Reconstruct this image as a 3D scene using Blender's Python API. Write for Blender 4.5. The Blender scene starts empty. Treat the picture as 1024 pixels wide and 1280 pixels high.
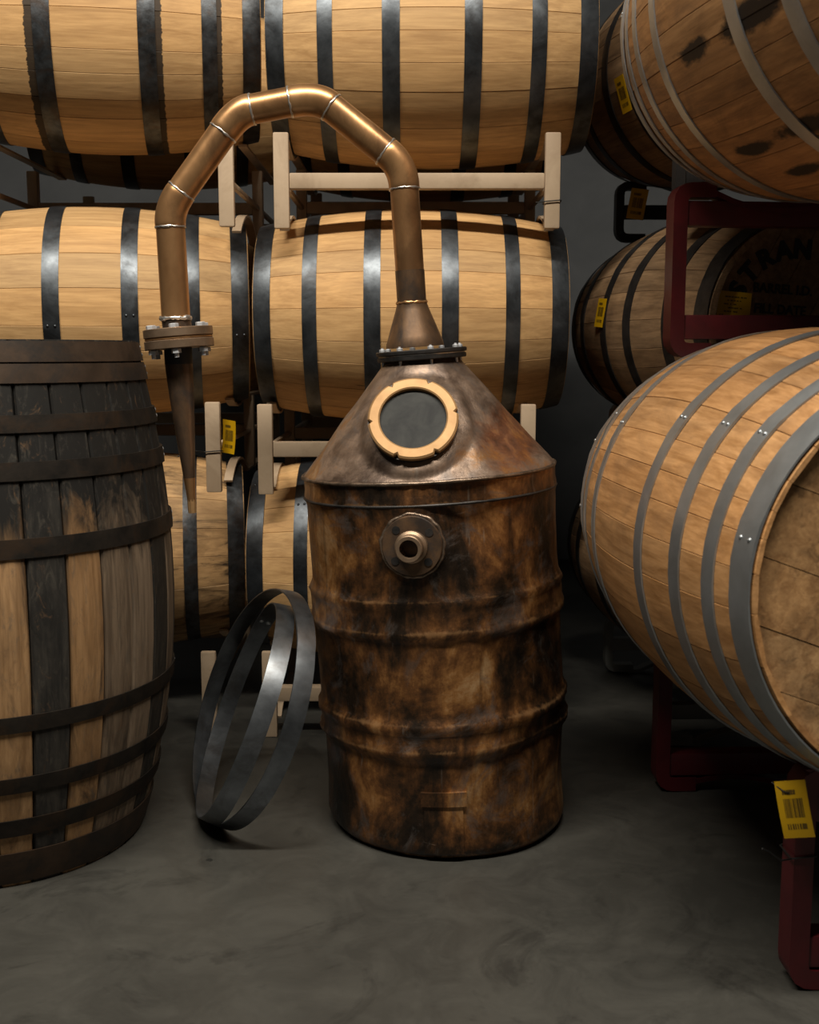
import bpy, bmesh, math, random
from mathutils import Vector, Matrix, Euler, noise
S = bpy.context.scene
COL = S.collection
rad = math.radians
PI = math.pi

# ------------------------------------------------------------------ camera
CAM_H, PITCH, FPX = 1.10, rad(8.0), 1422.22
cd = bpy.data.cameras.new('camera'); cd.sensor_fit = 'VERTICAL'; cd.sensor_height = 36; cd.lens = 40
cd.clip_start = 0.02; cd.clip_end = 60
cam = bpy.data.objects.new('camera', cd); COL.objects.link(cam)
cam.location = (0, 0, CAM_H); cam.rotation_euler = (PI/2 - PITCH, 0, 0)
S.camera = cam
cd.dof.use_dof = True; cd.dof.focus_distance = 2.75; cd.dof.aperture_fstop = 5.6
# ------------------------------------------------------------------ world, lights, exposure
W = bpy.data.worlds.new('world'); S.world = W; W.use_nodes = True
W.node_tree.nodes['Background'].inputs[0].default_value = (0.5, 0.6, 0.75, 1)
W.node_tree.nodes['Background'].inputs[1].default_value = 0.006
S.view_settings.view_transform = 'Standard'; S.view_settings.look = 'None'
S.view_settings.gamma = 1; S.view_settings.use_curve_mapping = False
S.view_settings.exposure = 0.2
def area(name, loc, target, sx, sy, power, color, spread=180):
    l = bpy.data.lights.new(name, 'AREA'); l.shape = 'RECTANGLE'; l.size = sx; l.size_y = sy
    l.energy = power; l.color = color; l.spread = rad(spread)
    o = bpy.data.objects.new(name, l); COL.objects.link(o); o.location = loc
    o.rotation_euler = (Vector(target) - Vector(loc)).to_track_quat('-Z', 'Y').to_euler()
    return o
area('ceiling_lamp_offscreen', (-0.35, 0.6, 4.6), (-0.35, 0.6, 0.0), 4.0, 0.25, 330, (1.0, 0.92, 0.80))

# ------------------------------------------------------------------ helpers
def at(px, py, Y):
    """point on the ray of a photo pixel (1024x1280) at world depth Y"""
    X = (px - 512)/FPX; U = -(py - 640)/FPX
    c, s = math.cos(PITCH), math.sin(PITCH)
    d = Vector((X, c + U*s, -s + U*c))
    return d*(Y/d.y) + Vector((0, 0, CAM_H))
def mesh_of(name, verts, faces, sharp=40):
    me = bpy.data.meshes.new(name); me.from_pydata([tuple(v) for v in verts], [], faces); me.update()
    bm = bmesh.new(); bm.from_mesh(me); bmesh.ops.recalc_face_normals(bm, faces=bm.faces); bm.to_mesh(me); bm.free()
    me.polygons.foreach_set('use_smooth', [True]*len(me.polygons))
    me.set_sharp_from_angle(angle=rad(sharp))
    return me
def put(name, me, mat, parent=None, loc=None, rot=None):
    o = bpy.data.objects.new(name, me); COL.objects.link(o)
    if mat is not None:
        if not me.materials: me.materials.append(mat)
        elif me.materials[0] != mat:
            o.material_slots[0].link = 'OBJECT'; o.material_slots[0].material = mat
    if parent is not None: o.parent = parent
    if loc is not None: o.location = loc
    if rot is not None: o.rotation_euler = rot
    return o
def tag(o, label, cat=None, group=None, kind=None):
    if label: o['label'] = label
    if cat: o['category'] = cat
    if group: o['group'] = group
    if kind: o['kind'] = kind
    return o
def empty(name, loc=(0,0,0), M=None):
    o = bpy.data.objects.new(name, None); COL.objects.link(o); o.empty_display_size = .05
    if M is not None: o.matrix_world = M
    else: o.location = loc
    return o
def box_data(cx, cy, cz, sx, sy, sz, b=0.0):
    """bevel-less or chamfered box verts, faces"""
    x, y, z = sx/2, sy/2, sz/2
    v = [(cx+i*x, cy+j*y, cz+k*z) for i in (-1,1) for j in (-1,1) for k in (-1,1)]
    f = [(0,1,3,2),(4,6,7,5),(0,4,5,1),(2,3,7,6),(0,2,6,4),(1,5,7,3)]
    return v, f
def box_mesh(name, sx, sy, sz, bev=0.003, c=(0,0,0)):
    bm = bmesh.new(); bmesh.ops.create_cube(bm, size=1)
    for v in bm.verts: v.co = Vector((v.co.x*sx + c[0], v.co.y*sy + c[1], v.co.z*sz + c[2]))
    if bev: bmesh.ops.bevel(bm, geom=list(bm.edges), offset=bev, segments=2, affect='EDGES', profile=.6)
    me = bpy.data.meshes.new(name); bm.to_mesh(me); bm.free()
    me.polygons.foreach_set('use_smooth', [True]*len(me.polygons)); me.set_sharp_from_angle(angle=rad(50))
    return me
def merge(parts):
    V, F = [], []
    for v, f in parts:
        n = len(V); V += list(v); F += [tuple(i+n for i in q) for q in f]
    return V, F
def lathe(profile, n=64, closed=False, cap0=False, cap1=False):
    """profile list of (r, z); revolve about z"""
    V, F = [], []
    m = len(profile)
    for i in range(n):
        a = 2*PI*i/n
        for r, z in profile: V.append((r*math.cos(a), r*math.sin(a), z))
    for i in range(n):
        j = (i+1) % n
        for k in range(m-1 + (1 if closed else 0)):
            k2 = (k+1) % m
            F.append((i*m+k, j*m+k, j*m+k2, i*m+k2))
    if cap0: F.append(tuple(i*m for i in range(n)))
    if cap1: F.append(tuple(i*m+m-1 for i in range(n)))
    return V, F
def sweep_round(path, radii, n=24, caps=True):
    P = [Vector(p) for p in path]; V, F = [], []
    ref = Vector((0,1,0)); 
    for i, p in enumerate(P):
        t = (P[min(i+1,len(P)-1)] - P[max(i-1,0)]).normalized()
        s = t.cross(ref)
        if s.length < 1e-3: s = t.cross(Vector((1,0,0)))
        s.normalize(); u = s.cross(t).normalized()
        r = radii[i] if hasattr(radii, '__len__') else radii
        for k in range(n):
            a = 2*PI*k/n; V.append(p + s*(r*math.cos(a)) + u*(r*math.sin(a)))
    for i in range(len(P)-1):
        for k in range(n):
            l = (k+1) % n
            F.append((i*n+k, i*n+l, (i+1)*n+l, (i+1)*n+k))
    if caps:
        F.append(tuple(range(n))); F.append(tuple(range((len(P)-1)*n, len(P)*n)))
    return V, F
def sweep_rect(path, side, w, th, closed=False):
    """rectangular bar along a planar path; side = unit vector across the plane (width w), th in plane"""
    P = [Vector(p) for p in path]; side = Vector(side); V, F = [], []; m = len(P)
    for i, p in enumerate(P):
        a = P[(i-1) % m] if closed else P[max(i-1,0)]; b = P[(i+1) % m] if closed else P[min(i+1,m-1)]
        t1 = (p-a).normalized() if (p-a).length > 1e-9 else (b-p).normalized()
        t2 = (b-p).normalized() if (b-p).length > 1e-9 else t1
        t = (t1+t2).normalized(); nn = t.cross(side).normalized()
        sc = 1/max(.5, t.dot(t1))
        for su, sn in ((-1,-1),(1,-1),(1,1),(-1,1)):
            V.append(p + side*(su*w/2) + nn*(sn*th/2*sc))
    rng = m if closed else m-1
    for i in range(rng):
        j = (i+1) % m
        for k in range(4):
            l = (k+1) % 4; F.append((i*4+k, i*4+l, j*4+l, j*4+k))
    if not closed: F.append((0,1,2,3)); F.append(tuple((m-1)*4+k for k in range(4)))
    return V, F
def fillet(pts, r, seg=5):
    P = [Vector(p) for p in pts]; out = [P[0]]
    for i in range(1, len(P)-1):
        a, b, c = P[i-1], P[i], P[i+1]
        d = min(r, (a-b).length*.49, (c-b).length*.49)
        p0 = b + (a-b).normalized()*d; p1 = b + (c-b).normalized()*d
        for k in range(seg+1):
            t = k/seg; out.append(p0*(1-t)**2 + b*2*t*(1-t) + p1*t*t)
    out.append(P[-1]); return out

# ------------------------------------------------------------------ materials
def new_mat(name):
    m = bpy.data.materials.new(name); m.use_nodes = True; nt = m.node_tree
    b = nt.nodes['Principled BSDF']; return m, nt, b
class N:
    def __init__(s, nt): s.nt = nt
    def n(s, typ, **kw):
        o = s.nt.nodes.new(typ)
        for k, v in kw.items():
            if k.startswith('_'): setattr(o, k[1:], v)
        return o
    def link(s, a, b): s.nt.links.new(a, b)
    def val(s, sock, v):
        if isinstance(v, bpy.types.NodeSocket): s.link(v, sock)
        else: sock.default_value = v
    def math(s, op, a, b=None, c=None, clamp=False):
        o = s.nt.nodes.new('ShaderNodeMath'); o.operation = op; o.use_clamp = clamp
        s.val(o.inputs[0], a)
        if b is not None: s.val(o.inputs[1], b)
        if c is not None: s.val(o.inputs[2], c)
        return o.outputs[0]
    def mix(s, f, a, b, typ='MIX'):
        o = s.nt.nodes.new('ShaderNodeMix'); o.data_type = 'RGBA'; o.blend_type = typ
        s.val(o.inputs[0], f); 
        for sock, v in ((o.inputs[6], a), (o.inputs[7], b)):
            if isinstance(v, bpy.types.NodeSocket): s.link(v, sock)
            else: sock.default_value = (*v, 1) if len(v) == 3 else v
        return o.outputs[2]
    def ramp(s, f, stops):
        o = s.nt.nodes.new('ShaderNodeValToRGB'); s.link(f, o.inputs[0])
        e = o.color_ramp.elements
        while len(e) < len(stops): e.new(.5)
        for i, (p, c) in enumerate(stops):
            e[i].position = p; e[i].color = (*c, 1) if hasattr(c, '__len__') else (c, c, c, 1)
        return o.outputs[0]
    def coords(s, rnd=True, scale=(1,1,1), kind='Object'):
        tc = s.nt.nodes.new('ShaderNodeTexCoord'); v = tc.outputs[kind]
        if rnd:
            oi = s.nt.nodes.new('ShaderNodeObjectInfo')
            k = s.math('MULTIPLY', oi.outputs['Random'], 37.0)
            a = s.nt.nodes.new('ShaderNodeVectorMath'); a.operation = 'ADD'
            s.link(v, a.inputs[0]); s.link(k, a.inputs[1]); v = a.outputs[0]
        return v
    def mapped(s, v, scale):
        m = s.nt.nodes.new('ShaderNodeMapping'); m.inputs['Scale'].default_value = scale; s.link(v, m.inputs['Vector'])
        return m.outputs[0]
    def noise(s, v, scale=5, detail=4, rough=.55, dist=0):
        o = s.nt.nodes.new('ShaderNodeTexNoise'); o.inputs['Scale'].default_value = scale
        o.inputs['Detail'].default_value = detail; o.inputs['Roughness'].default_value = rough
        o.inputs['Distortion'].default_value = dist
        s.link(v, o.inputs['Vector']); return o.outputs['Fac']
    def random(s):
        return s.nt.nodes.new('ShaderNodeObjectInfo').outputs['Random']
    def bump(s, h, b, strength=.3, dist=.002):
        o = s.nt.nodes.new('ShaderNodeBump'); o.inputs['Strength'].default_value = strength
        o.inputs['Distance'].default_value = dist; s.link(h, o.inputs['Height']); s.link(o.outputs[0], b.inputs['Normal'])
    def xyz(s, v):
        o = s.nt.nodes.new('ShaderNodeSeparateXYZ'); s.link(v, o.inputs[0]); return o.outputs

def wood(name, dark, light, var=.25, rough=.62, grain=16, stain=None, stain_amt=.0, smudge=None, hoopstain=None, blot=0.0, char=None):
    m, nt, b = new_mat(name); g = N(nt)
    v = g.coords(); raw = g.coords(False)
    g1 = g.noise(g.mapped(v, (grain, grain, 1.1)), 3.0, 5, .6, .6)
    g2 = g.noise(g.mapped(v, (60, 60, 3)), 3.0, 3, .6)
    f = g.math('ADD', g.math('MULTIPLY', g1, .7), g.math('MULTIPLY', g2, .3))
    col = g.mix(g.ramp(f, [(.36, 0), (.64, 1)]), dark, light)
    r = g.random()
    br = g.math('ADD', g.math('MULTIPLY', r, var), 1 - var*.55)
    bc = g.n('ShaderNodeCombineColor')
    for i in range(3): g.link(br, bc.inputs[i])
    col = g.mix(1.0, col, bc.outputs[0], 'MULTIPLY')
    # warmer / redder boards
    r2 = g.math('FRACT', g.math('MULTIPLY', r, 7.31))
    col = g.mix(g.math('MULTIPLY', r2, .45), col, g.mix(1.0, col, (1.0, .84, .64), 'MULTIPLY'))
    if blot:
        n3 = g.noise(g.mapped(v, (5, 5, 2.2)), 2.2, 6, .65, .8)
        col = g.mix(g.math('MULTIPLY', g.ramp(n3, [(.45, 0), (.72, 1)]), blot), col, stain or (.05,.03,.02))
    if stain_amt:
        n4 = g.noise(g.mapped(v, (9, 9, .7)), 2.0, 6, .7, 1.2)
        col = g.mix(g.math('MULTIPLY', g.ramp(n4, [(.52, 0), (.66, 1)]), stain_amt), col, stain)
    ck = g.noise(g.mapped(v, (26, 26, 1.6)), 3.4, 3, .5, .3)
    col = g.mix(g.math('MULTIPLY', g.ramp(ck, [(.755, 0), (.79, 1)]), .8), col, (.06, .035, .02))
    z = g.xyz(raw)[2]
    if smudge:
        ns = g.noise(g.mapped(raw, (1, 1, .45)), 24, 7, .7, .2); xy = g.xyz(raw); an = g.math('ARCTAN2', xy[1], xy[0])
        for z0, hw, a0, ha in smudge:
            d1 = g.math('DIVIDE', g.math('SUBTRACT', z, z0), hw); d2 = g.math('DIVIDE', g.math('SUBTRACT', an, a0), ha)
            d = g.math('SQRT', g.math('ADD', g.math('MULTIPLY', d1, d1), g.math('MULTIPLY', d2, d2)))
            k = g.math('SUBTRACT', g.math('ADD', 1.0, g.math('MULTIPLY', g.math('SUBTRACT', ns, .5), 1.7)), d)
            col = g.mix(g.ramp(k, [(.02, 0), (.36, .97)]), col, (.010, .008, .007))
    if hoopstain:
        ns = g.noise(g.mapped(v, (14, 14, 5)), 6, 4, .7)
        for z0, hw in hoopstain:
            d = g.math('DIVIDE', g.math('ABSOLUTE', g.math('SUBTRACT', z, z0)), hw)
            k = g.math('SUBTRACT', g.math('ADD', ns, .55), d)
            col = g.mix(g.ramp(k, [(.05, 0), (.16, .93)]), col, (.010, .009, .009))
    if char:
        zc, soft, cc, base = char
        nb = g.noise(g.mapped(v, (7, 7, 2.5)), 2.6, 7, .68, 1.0)
        zz = g.math('DIVIDE', g.math('SUBTRACT', z, zc), soft)
        k = g.math('ADD', g.math('ADD', g.math('MULTIPLY', g.math('SUBTRACT', nb, .5), 3.2), zz), base, clamp=True)
        col = g.mix(k, col, cc)
        ash = g.noise(g.mapped(v, (12, 12, 3.5)), 4, 7, .75, 1.0)
        col = g.mix(g.math('MULTIPLY', g.ramp(ash, [(.54, 0), (.70, 1)]), .6), col, (.085, .075, .060))
        rub = g.noise(g.mapped(v, (9, 9, 5)), 3.1, 7, .75, 1.4)
        col = g.mix(g.math('MULTIPLY', g.ramp(rub, [(.58, 0), (.70, 1)]), .6), col, (.15, .085, .042))
    g.link(col, b.inputs['Base Color'])
    g.val(b.inputs['Roughness'], g.math('ADD', g.math('MULTIPLY', f, .25), rough-.12))
    b.inputs['Specular IOR Level'].default_value = .3
    g.bump(f, b, .35, .0016)
    return m
def metal(name, c1, c2, rough=(.35,.6), metallic=.8, scale=14, stretch=(1,1,1), c3=None, c3amt=.4, bump=.15, rnd=True, spec=.5, lo=.35, hi=.65):
    m, nt, b = new_mat(name); g = N(nt); v = g.coords(rnd)
    n1 = g.noise(g.mapped(v, stretch), scale, 6, .62, .3)
    n2 = g.noise(v, scale*3.1, 5, .65)
    f = g.ramp(n1, [(lo, 0), (hi, 1)])
    col = g.mix(f, c1, c2)
    if c3:
        n3 = g.noise(g.mapped(v, stretch), scale*.55, 7, .7, .6)
        col = g.mix(g.math('MULTIPLY', g.ramp(n3, [(.50, 0), (.62, 1)]), c3amt), col, c3)
    g.link(col, b.inputs['Base Color']); b.inputs['Metallic'].default_value = metallic
    b.inputs['Specular IOR Level'].default_value = spec
    g.val(b.inputs['Roughness'], g.math('ADD', g.math('MULTIPLY', n2, rough[1]-rough[0]), rough[0]))
    if bump: g.bump(n2, b, bump, .0015)
    return m
def plain(name, c, rough=.5, metallic=0.0, spec=.5):
    m, nt, b = new_mat(name); b.inputs['Base Color'].default_value = (*c, 1)
    b.inputs['Roughness'].default_value = rough; b.inputs['Metallic'].default_value = metallic
    b.inputs['Specular IOR Level'].default_value = spec; return m

OAK = wood('pale_oak', (.46,.275,.118), (.70,.45,.208), .26, stain=(.30,.18,.09), blot=.25)
OAK_ST = wood('pale_oak_hoop_stained', (.46,.275,.118), (.70,.45,.208), .26, stain=(.30,.18,.09), blot=.25,
              hoopstain=[(-.160,.020), (.158,.018), (.322,.012)])
OAK_CHARRED = wood('scorched_oak', (.38,.235,.11), (.60,.39,.19), .4, stain=(.015,.012,.010), stain_amt=.95, blot=.6)
HOG = wood('amber_oak', (.31,.155,.055), (.55,.305,.13), .36, stain=(.16,.085,.04), blot=.55)
HOG_DARK = wood('amber_oak_weathered_shaded', (.25,.125,.048), (.49,.27,.115), .40, stain=(.10,.055,.03), blot=.65, stain_amt=.35)  # weathered oak; part of its darkness, smudged staves too, is painted shade
HOG_SM = wood('amber_oak_smudged', (.25,.125,.048), (.49,.27,.115), .40, stain=(.10,.055,.03), blot=.5, smudge=[(-.20,.135,rad(-22.4)-.1,.075), (.0,.095,rad(-22.6)-.1,.06)])
HOG_SM2 = wood('amber_oak_small_smudge', (.25,.125,.048), (.49,.27,.115), .40, stain=(.10,.055,.03), blot=.5, smudge=[(-.19,.11,rad(-52)-.1,.055), (.01,.09,rad(-52.6)-.1,.045)])
HOG_SM3 = wood('amber_oak_corner_smudge', (.25,.125,.048), (.49,.27,.115), .40, stain=(.10,.055,.03), blot=.5, smudge=[(-.05,.09,rad(-64.7)-.1,.045)])
HEADW = wood('barrel_head_oak', (.27,.145,.06), (.49,.295,.135), .30, stain=(.035,.02,.012), blot=.6, stain_amt=.5)
AGED = wood('aged_oak', (.17,.105,.055), (.34,.22,.12), .30, stain=(.07,.045,.03), blot=.5)
AGEDHEAD = wood('aged_head_oak', (.18,.105,.05), (.35,.215,.11), .35, stain=(.06,.035,.02), blot=.5)
CHAR_L = wood('cask_stripped_stave', (.22,.125,.055), (.40,.25,.125), .25, rough=.75, char=(.15,.10,(.010,.0092,.008),0.1), stain=(.025,.016,.011), stain_amt=.85, blot=.4)
CHAR_M = wood('cask_grey_stave', (.085,.06,.04), (.21,.155,.105), .25, rough=.75, char=(.15,.16,(.010,.0092,.008),.3), stain=(.02,.016,.013), stain_amt=.7)
CHAR_D = wood('cask_charred_stave', (.014,.013,.012), (.045,.040,.033), .2, rough=.75, char=(.0,.5,(.009,.0085,.0075),.4), stain=(.01,.01,.009), stain_amt=.5)
STEEL_D = metal('dark_hoop_steel', (.055,.062,.070), (.13,.145,.16), (.28,.52), .85, 12, c3=(.030,.028,.027), c3amt=.6, bump=.2)
STEEL_R = metal('scuffed_hoop_steel', (.030,.030,.031), (.10,.11,.12), (.25,.6), .8, 22, c3=(.07,.045,.03), c3amt=.55, bump=.3)
STEEL_G = metal('galvanised_hoop_steel', (.34,.365,.38), (.46,.49,.51), (.34,.5), .86, 9, bump=.08)
STEEL_L = metal('loose_hoop_steel', (.085,.092,.10), (.17,.185,.20), (.28,.5), .9, 10, c3=(.05,.04,.033), c3amt=.5, bump=.15)
HOOP_RUST = metal('cask_hoop_rust', (.012,.0105,.009), (.028,.022,.017), (.55,.8), .35, 16, c3=(.045,.025,.013), c3amt=.5, bump=.4, spec=.2)
HOOP_BROWN = metal('cask_hoop_brown', (.030,.019,.012), (.060,.038,.024), (.5,.75), .3, 10, c3=(.018,.017,.016), c3amt=.7, bump=.3, spec=.3)
COPPER = metal('copper_pipe', (.40,.21,.090), (.60,.34,.155), (.26,.42), .80, 7, (1,1,.6), c3=(.17,.09,.045), c3amt=.55, bump=.06)
COPPER_T = metal('copper_tarnished', (.062,.046,.036), (.19,.110,.058), (.32,.5), .6, 16, (1,1,.5), c3=(.05,.048,.048), c3amt=.7, bump=.12)
SOLDER = metal('solder', (.55,.53,.50), (.80,.78,.74), (.25,.4), .9, 30, bump=.2)
BRASS = metal('brass_ring', (.33,.19,.08), (.43,.26,.115), (.5,.65), .45, 9, bump=.05)
FLANGE = metal('bronze_flange', (.20,.135,.085), (.32,.225,.15), (.35,.55), .75, 14, bump=.1)
ZINC = metal('zinc_bolt', (.52,.54,.57), (.68,.70,.73), (.3,.45), .45, 20, bump=.0)
BLACK = plain('black_rubber', (.012,.012,.012), .55)
BLACKMETAL = metal('blackened_steel', (.02,.02,.02), (.055,.05,.047), (.35,.55), .6, 18)
TAN = metal('tan_rack_paint', (.44,.33,.22), (.55,.42,.29), (.45,.65), 0.0, 6, c3=(.22,.14,.08), c3amt=.35, bump=.15, spec=.4, lo=.3, hi=.7)
RED = metal('red_rack_paint', (.055,.0045,.007), (.09,.007,.010), (.32,.5), 0.0, 6, c3=(.03,.005,.006), c3amt=.5, bump=.08, spec=.5)
GREYP = metal('grey_rack_paint', (.20,.20,.185), (.27,.27,.25), (.4,.6), 0.0, 7, bump=.1)
BLACKP = metal('black_rack_tone', (.022,.020,.019), (.04,.036,.033), (.4,.6), 0.0, 7, bump=.1)  # near-black colour of one rack
YELLOW = plain('yellow_tag_plastic', (.66,.38,.0), .5)
INK = plain('ink', (.012,.011,.010), .6)
TAGINK = plain('tag_print', (.13,.075,.004), .55)
def patina(name, cone=False):
    m, nt, b = new_mat(name); g = N(nt); v = g.coords(False); o3 = g.xyz(v)
    big = g.noise(g.mapped(v, (1.2, 1.2, .9)), 4.4, 7, .64, .5)
    mid = g.noise(g.mapped(v, (1.5, 1.5, .8)), 9, 7, .68, .4)
    fine = g.noise(v, 46, 7, .72)
    f = g.math('ADD', g.math('ADD', g.math('MULTIPLY', big, .60), g.math('MULTIPLY', mid, .30)), g.math('MULTIPLY', fine, .10))
    if cone: stops = [(.36,(.020,.015,.012)), (.44,(.085,.056,.040)), (.50,(.17,.118,.085)), (.55,(.26,.185,.135)), (.60,(.27,.135,.050)), (.67,(.40,.26,.15))]
    else: stops = [(.38,(.005,.004,.003)), (.445,(.026,.015,.008)), (.49,(.080,.036,.014)), (.53,(.165,.070,.023)), (.575,(.32,.15,.048)), (.64,(.50,.31,.15))]
    col = g.ramp(f, stops)
    # vertical runs of wash and soot
    run = g.noise(g.mapped(v, (11, 11, .6)), 3.2, 5, .6, .2)
    col = g.mix(g.math('MULTIPLY', g.ramp(run, [(.54, 0), (.68, 1)]), .0 if cone else .55), col, (.018,.012,.008))
    run2 = g.noise(g.mapped(v, (17, 17, .5)), 3.0, 4, .6)
    col = g.mix(g.math('MULTIPLY', g.ramp(run2, [(.66, 0), (.74, 1)]), .3), col, (.30,.27,.23))
    # grey-lilac oxide
    ox = g.noise(v, 5.2, 8, .72, 1.6)
    col = g.mix(g.math('MULTIPLY', g.ramp(ox, [(.53, 0), (.64, 1)]), .6), col, (.115,.10,.092))
    scr = g.noise(g.mapped(v, (6, 6, 34)), 2.6, 5, .7, 1.2)
    col = g.mix(g.math('MULTIPLY', g.ramp(scr, [(.66, 0), (.74, 1)]), .35), col, (.42,.33,.25))
    if cone:
        rn = g.math('MULTIPLY', g.math('SUBTRACT', g.noise(v, 11, 8, .74, 1.0), .5), 2.6)
        dx = g.math('DIVIDE', g.math('SUBTRACT', o3[0], .135), .085); dz = g.math('DIVIDE', g.math('SUBTRACT', o3[2], .915), .085)
        k = g.math('ADD', g.math('SUBTRACT', 1.1, g.math('ADD', g.math('MULTIPLY', dx, dx), g.math('MULTIPLY', dz, dz))), rn)
        rc_ = g.ramp(mid, [(.35, (.05,.020,.010)), (.52, (.17,.055,.018)), (.64, (.33,.14,.045))])
        col = g.mix(g.math('MULTIPLY', g.ramp(k, [(.0, 0), (.9, 1)]), .8), col, rc_)
    else:
        zt = g.math('SUBTRACT', o3[2], g.math('MULTIPLY', o3[0], .059))
        for z0, hw in ((.312,.007), (.253,.008), (.583,.006), (.515,.007), (.010,.010), (.79,.006)):
            dd_ = g.math('DIVIDE', g.math('ABSOLUTE', g.math('SUBTRACT', zt, z0)), hw)
            k = g.math('SUBTRACT', g.math('ADD', .45, g.math('MULTIPLY', g.math('SUBTRACT', mid, .5), 6.0)), dd_)
            col = g.mix(g.math('MULTIPLY', g.ramp(k, [(.0, 0), (.9, 1)]), .6), col, (.34,.185,.08))
    g.link(col, b.inputs['Base Color'])
    b.inputs['Metallic'].default_value = .5
    g.val(b.inputs['Roughness'], g.math('ADD', g.math('MULTIPLY', fine, .4), .22))
    hh = g.math('ADD', g.math('MULTIPLY', mid, .7), g.math('MULTIPLY', fine, .35))
    g.bump(hh, b, .55, .005)
    return m
PATINA = patina('drum_patina'); PATINA_C = patina('cone_patina', True)
WELD = metal('weld_bead', (.10,.075,.055), (.30,.22,.16), (.25,.5), .8, 40, bump=.5)
def glass_mat():
    m, nt, b = new_mat('smoked_glass'); g = N(nt); v = g.coords(False)
    n1 = g.noise(v, 16, 6, .65, .5)
    g.link(g.ramp(n1, [(.35, (.006,.007,.0075)), (.7, (.050,.052,.049))]), b.inputs['Base Color'])
    g.val(b.inputs['Roughness'], g.math('ADD', g.math('MULTIPLY', n1, .3), .5)); b.inputs['Specular IOR Level'].default_value = .25
    return m
SMOKED = glass_mat()
def concrete():
    m, nt, b = new_mat('sealed_concrete'); g = N(nt); v = g.coords(False)
    n1 = g.noise(v, 1.6, 8, .65, .6); n2 = g.noise(v, 7, 7, .7, .8); n3 = g.noise(v, 60, 4, .7); n4 = g.noise(v, 2.7, 7, .72, 2.0)
    col = g.mix(g.ramp(n1, [(.35, 0), (.65, 1)]), (.031,.0305,.027), (.051,.0495,.043))
    col = g.mix(g.math('MULTIPLY', g.ramp(n2, [(.42, 0), (.68, 1)]), .5), col, (.066,.064,.055))
    col = g.mix(g.math('MULTIPLY', g.ramp(n4, [(.54, 0), (.66, 1)]), .55), col, (.014,.0135,.012))
    vo = g.n('ShaderNodeTexVoronoi'); vo.inputs['Scale'].default_value = 3.2; g.link(v, vo.inputs['Vector'])
    spot = g.math('LESS_THAN', g.math('ADD', vo.outputs['Distance'], g.math('MULTIPLY', n2, .05)), .062)
    col = g.mix(g.math('MULTIPLY', spot, .8), col, (.012,.012,.011))
    sc = g.noise(g.mapped(v, (3, 22, 1)), 3, 4, .6, .4)
    col = g.mix(g.math('MULTIPLY', g.ramp(sc, [(.71, 0), (.76, 1)]), .3), col, (.13,.125,.11))
    g.link(col, b.inputs['Base Color'])
    g.val(b.inputs['Roughness'], g.math('ADD', g.math('MULTIPLY', n2, .35), .28))
    g.bump(g.math('ADD', g.math('MULTIPLY', n3, .4), n2), b, .12, .003)
    return m
CONC = concrete()
WALLM = metal('wall_paint', (.085,.09,.095), (.11,.115,.12), (.7,.9), 0, 3, bump=.05, spec=.2)
PANEL = WALLM
CEILM = plain('ceiling_paint', (.10,.10,.10), .8)

# ------------------------------------------------------------------ setting
def slab(name, c, s, mat):
    o = put(name, box_mesh(name, *s, bev=0), mat, loc=c); o['kind'] = 'structure'; return o
slab('floor', (0, 2.0, -.05), (12, 12, .1), CONC)
slab('wall_back', (0, 6.05, 2.5), (12, .1, 5.0), WALLM)
slab('added_panel_1', (0, 5.985, 3.95), (12, .03, 2.1), PANEL)  # added panels in wall paint, invented for a light upper and dark lower wall
slab('added_panel_2', (0, 5.985, 2.745), (12, .03, .17), PANEL)
slab('wall_left', (-6.05, 2.0, 2.5), (.1, 12, 5.0), WALLM)
slab('wall_right', (6.05, 2.0, 2.5), (.1, 12, 5.0), WALLM)
slab('wall_front', (0, -4.05, 2.5), (12, .1, 5.0), WALLM)
slab('ceiling', (0, 2.0, 5.05), (12, 12, .1), CEILM)

# ------------------------------------------------------------------ barrels
CACHE = {}
def prof(t, L, Rb, R0, R1):
    k = (2*t/L)
    Rh = R0 if t < 0 else R1
    return Rb - (Rb - Rh)*k*k
def stave_set(L, Rb, R0, R1, n, seed, jitter=.35, groove=.0011, thick=.026, endthick=.020):
    key = ('st', L, Rb, R0, R1, n, seed, thick)
    if key in CACHE: return CACHE[key]
    rng = random.Random(seed)
    wd = [1 + rng.uniform(-jitter, jitter) for _ in range(n)]; s = sum(wd)
    out, a = [], 0.0
    NT = 14
    for i in range(n):
        a0, a1 = a, a + 2*PI*wd[i]/s; a = a1
        e = .00025/Rb; d = .0014/Rb; off = rng.uniform(-.0004, .0004)
        V, F = [], []
        for k in range(NT+1):
            t = -L/2 + L*k/NT; r = prof(t, L, Rb, R0, R1) + off
            edge = .004 if k in (0, NT) else 0
            for ang, dr in ((a0+e, -groove), (a0+d, 0), ((a0*2+a1)/3, 0), ((a0+2*a1)/3, 0), (a1-d, 0), (a1-e, -groove)):
                V.append(((r+dr-edge)*math.cos(ang), (r+dr-edge)*math.sin(ang), t))
            for ang in (a1-e, a0+e):
                th_ = endthick if k in (0, NT) else thick; V.append(((r-th_)*math.cos(ang), (r-th_)*math.sin(ang), t))
        for k in range(NT):
            for q in range(8):
                q2 = (q+1) % 8; F.append((k*8+q, k*8+q2, (k+1)*8+q2, (k+1)*8+q))
        F.append(tuple(range(8))); F.append(tuple(NT*8+q for q in range(8)))
        out.append((mesh_of('stave', V, F, 25), (a0+a1)/2))
    CACHE[key] = out; return out
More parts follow.
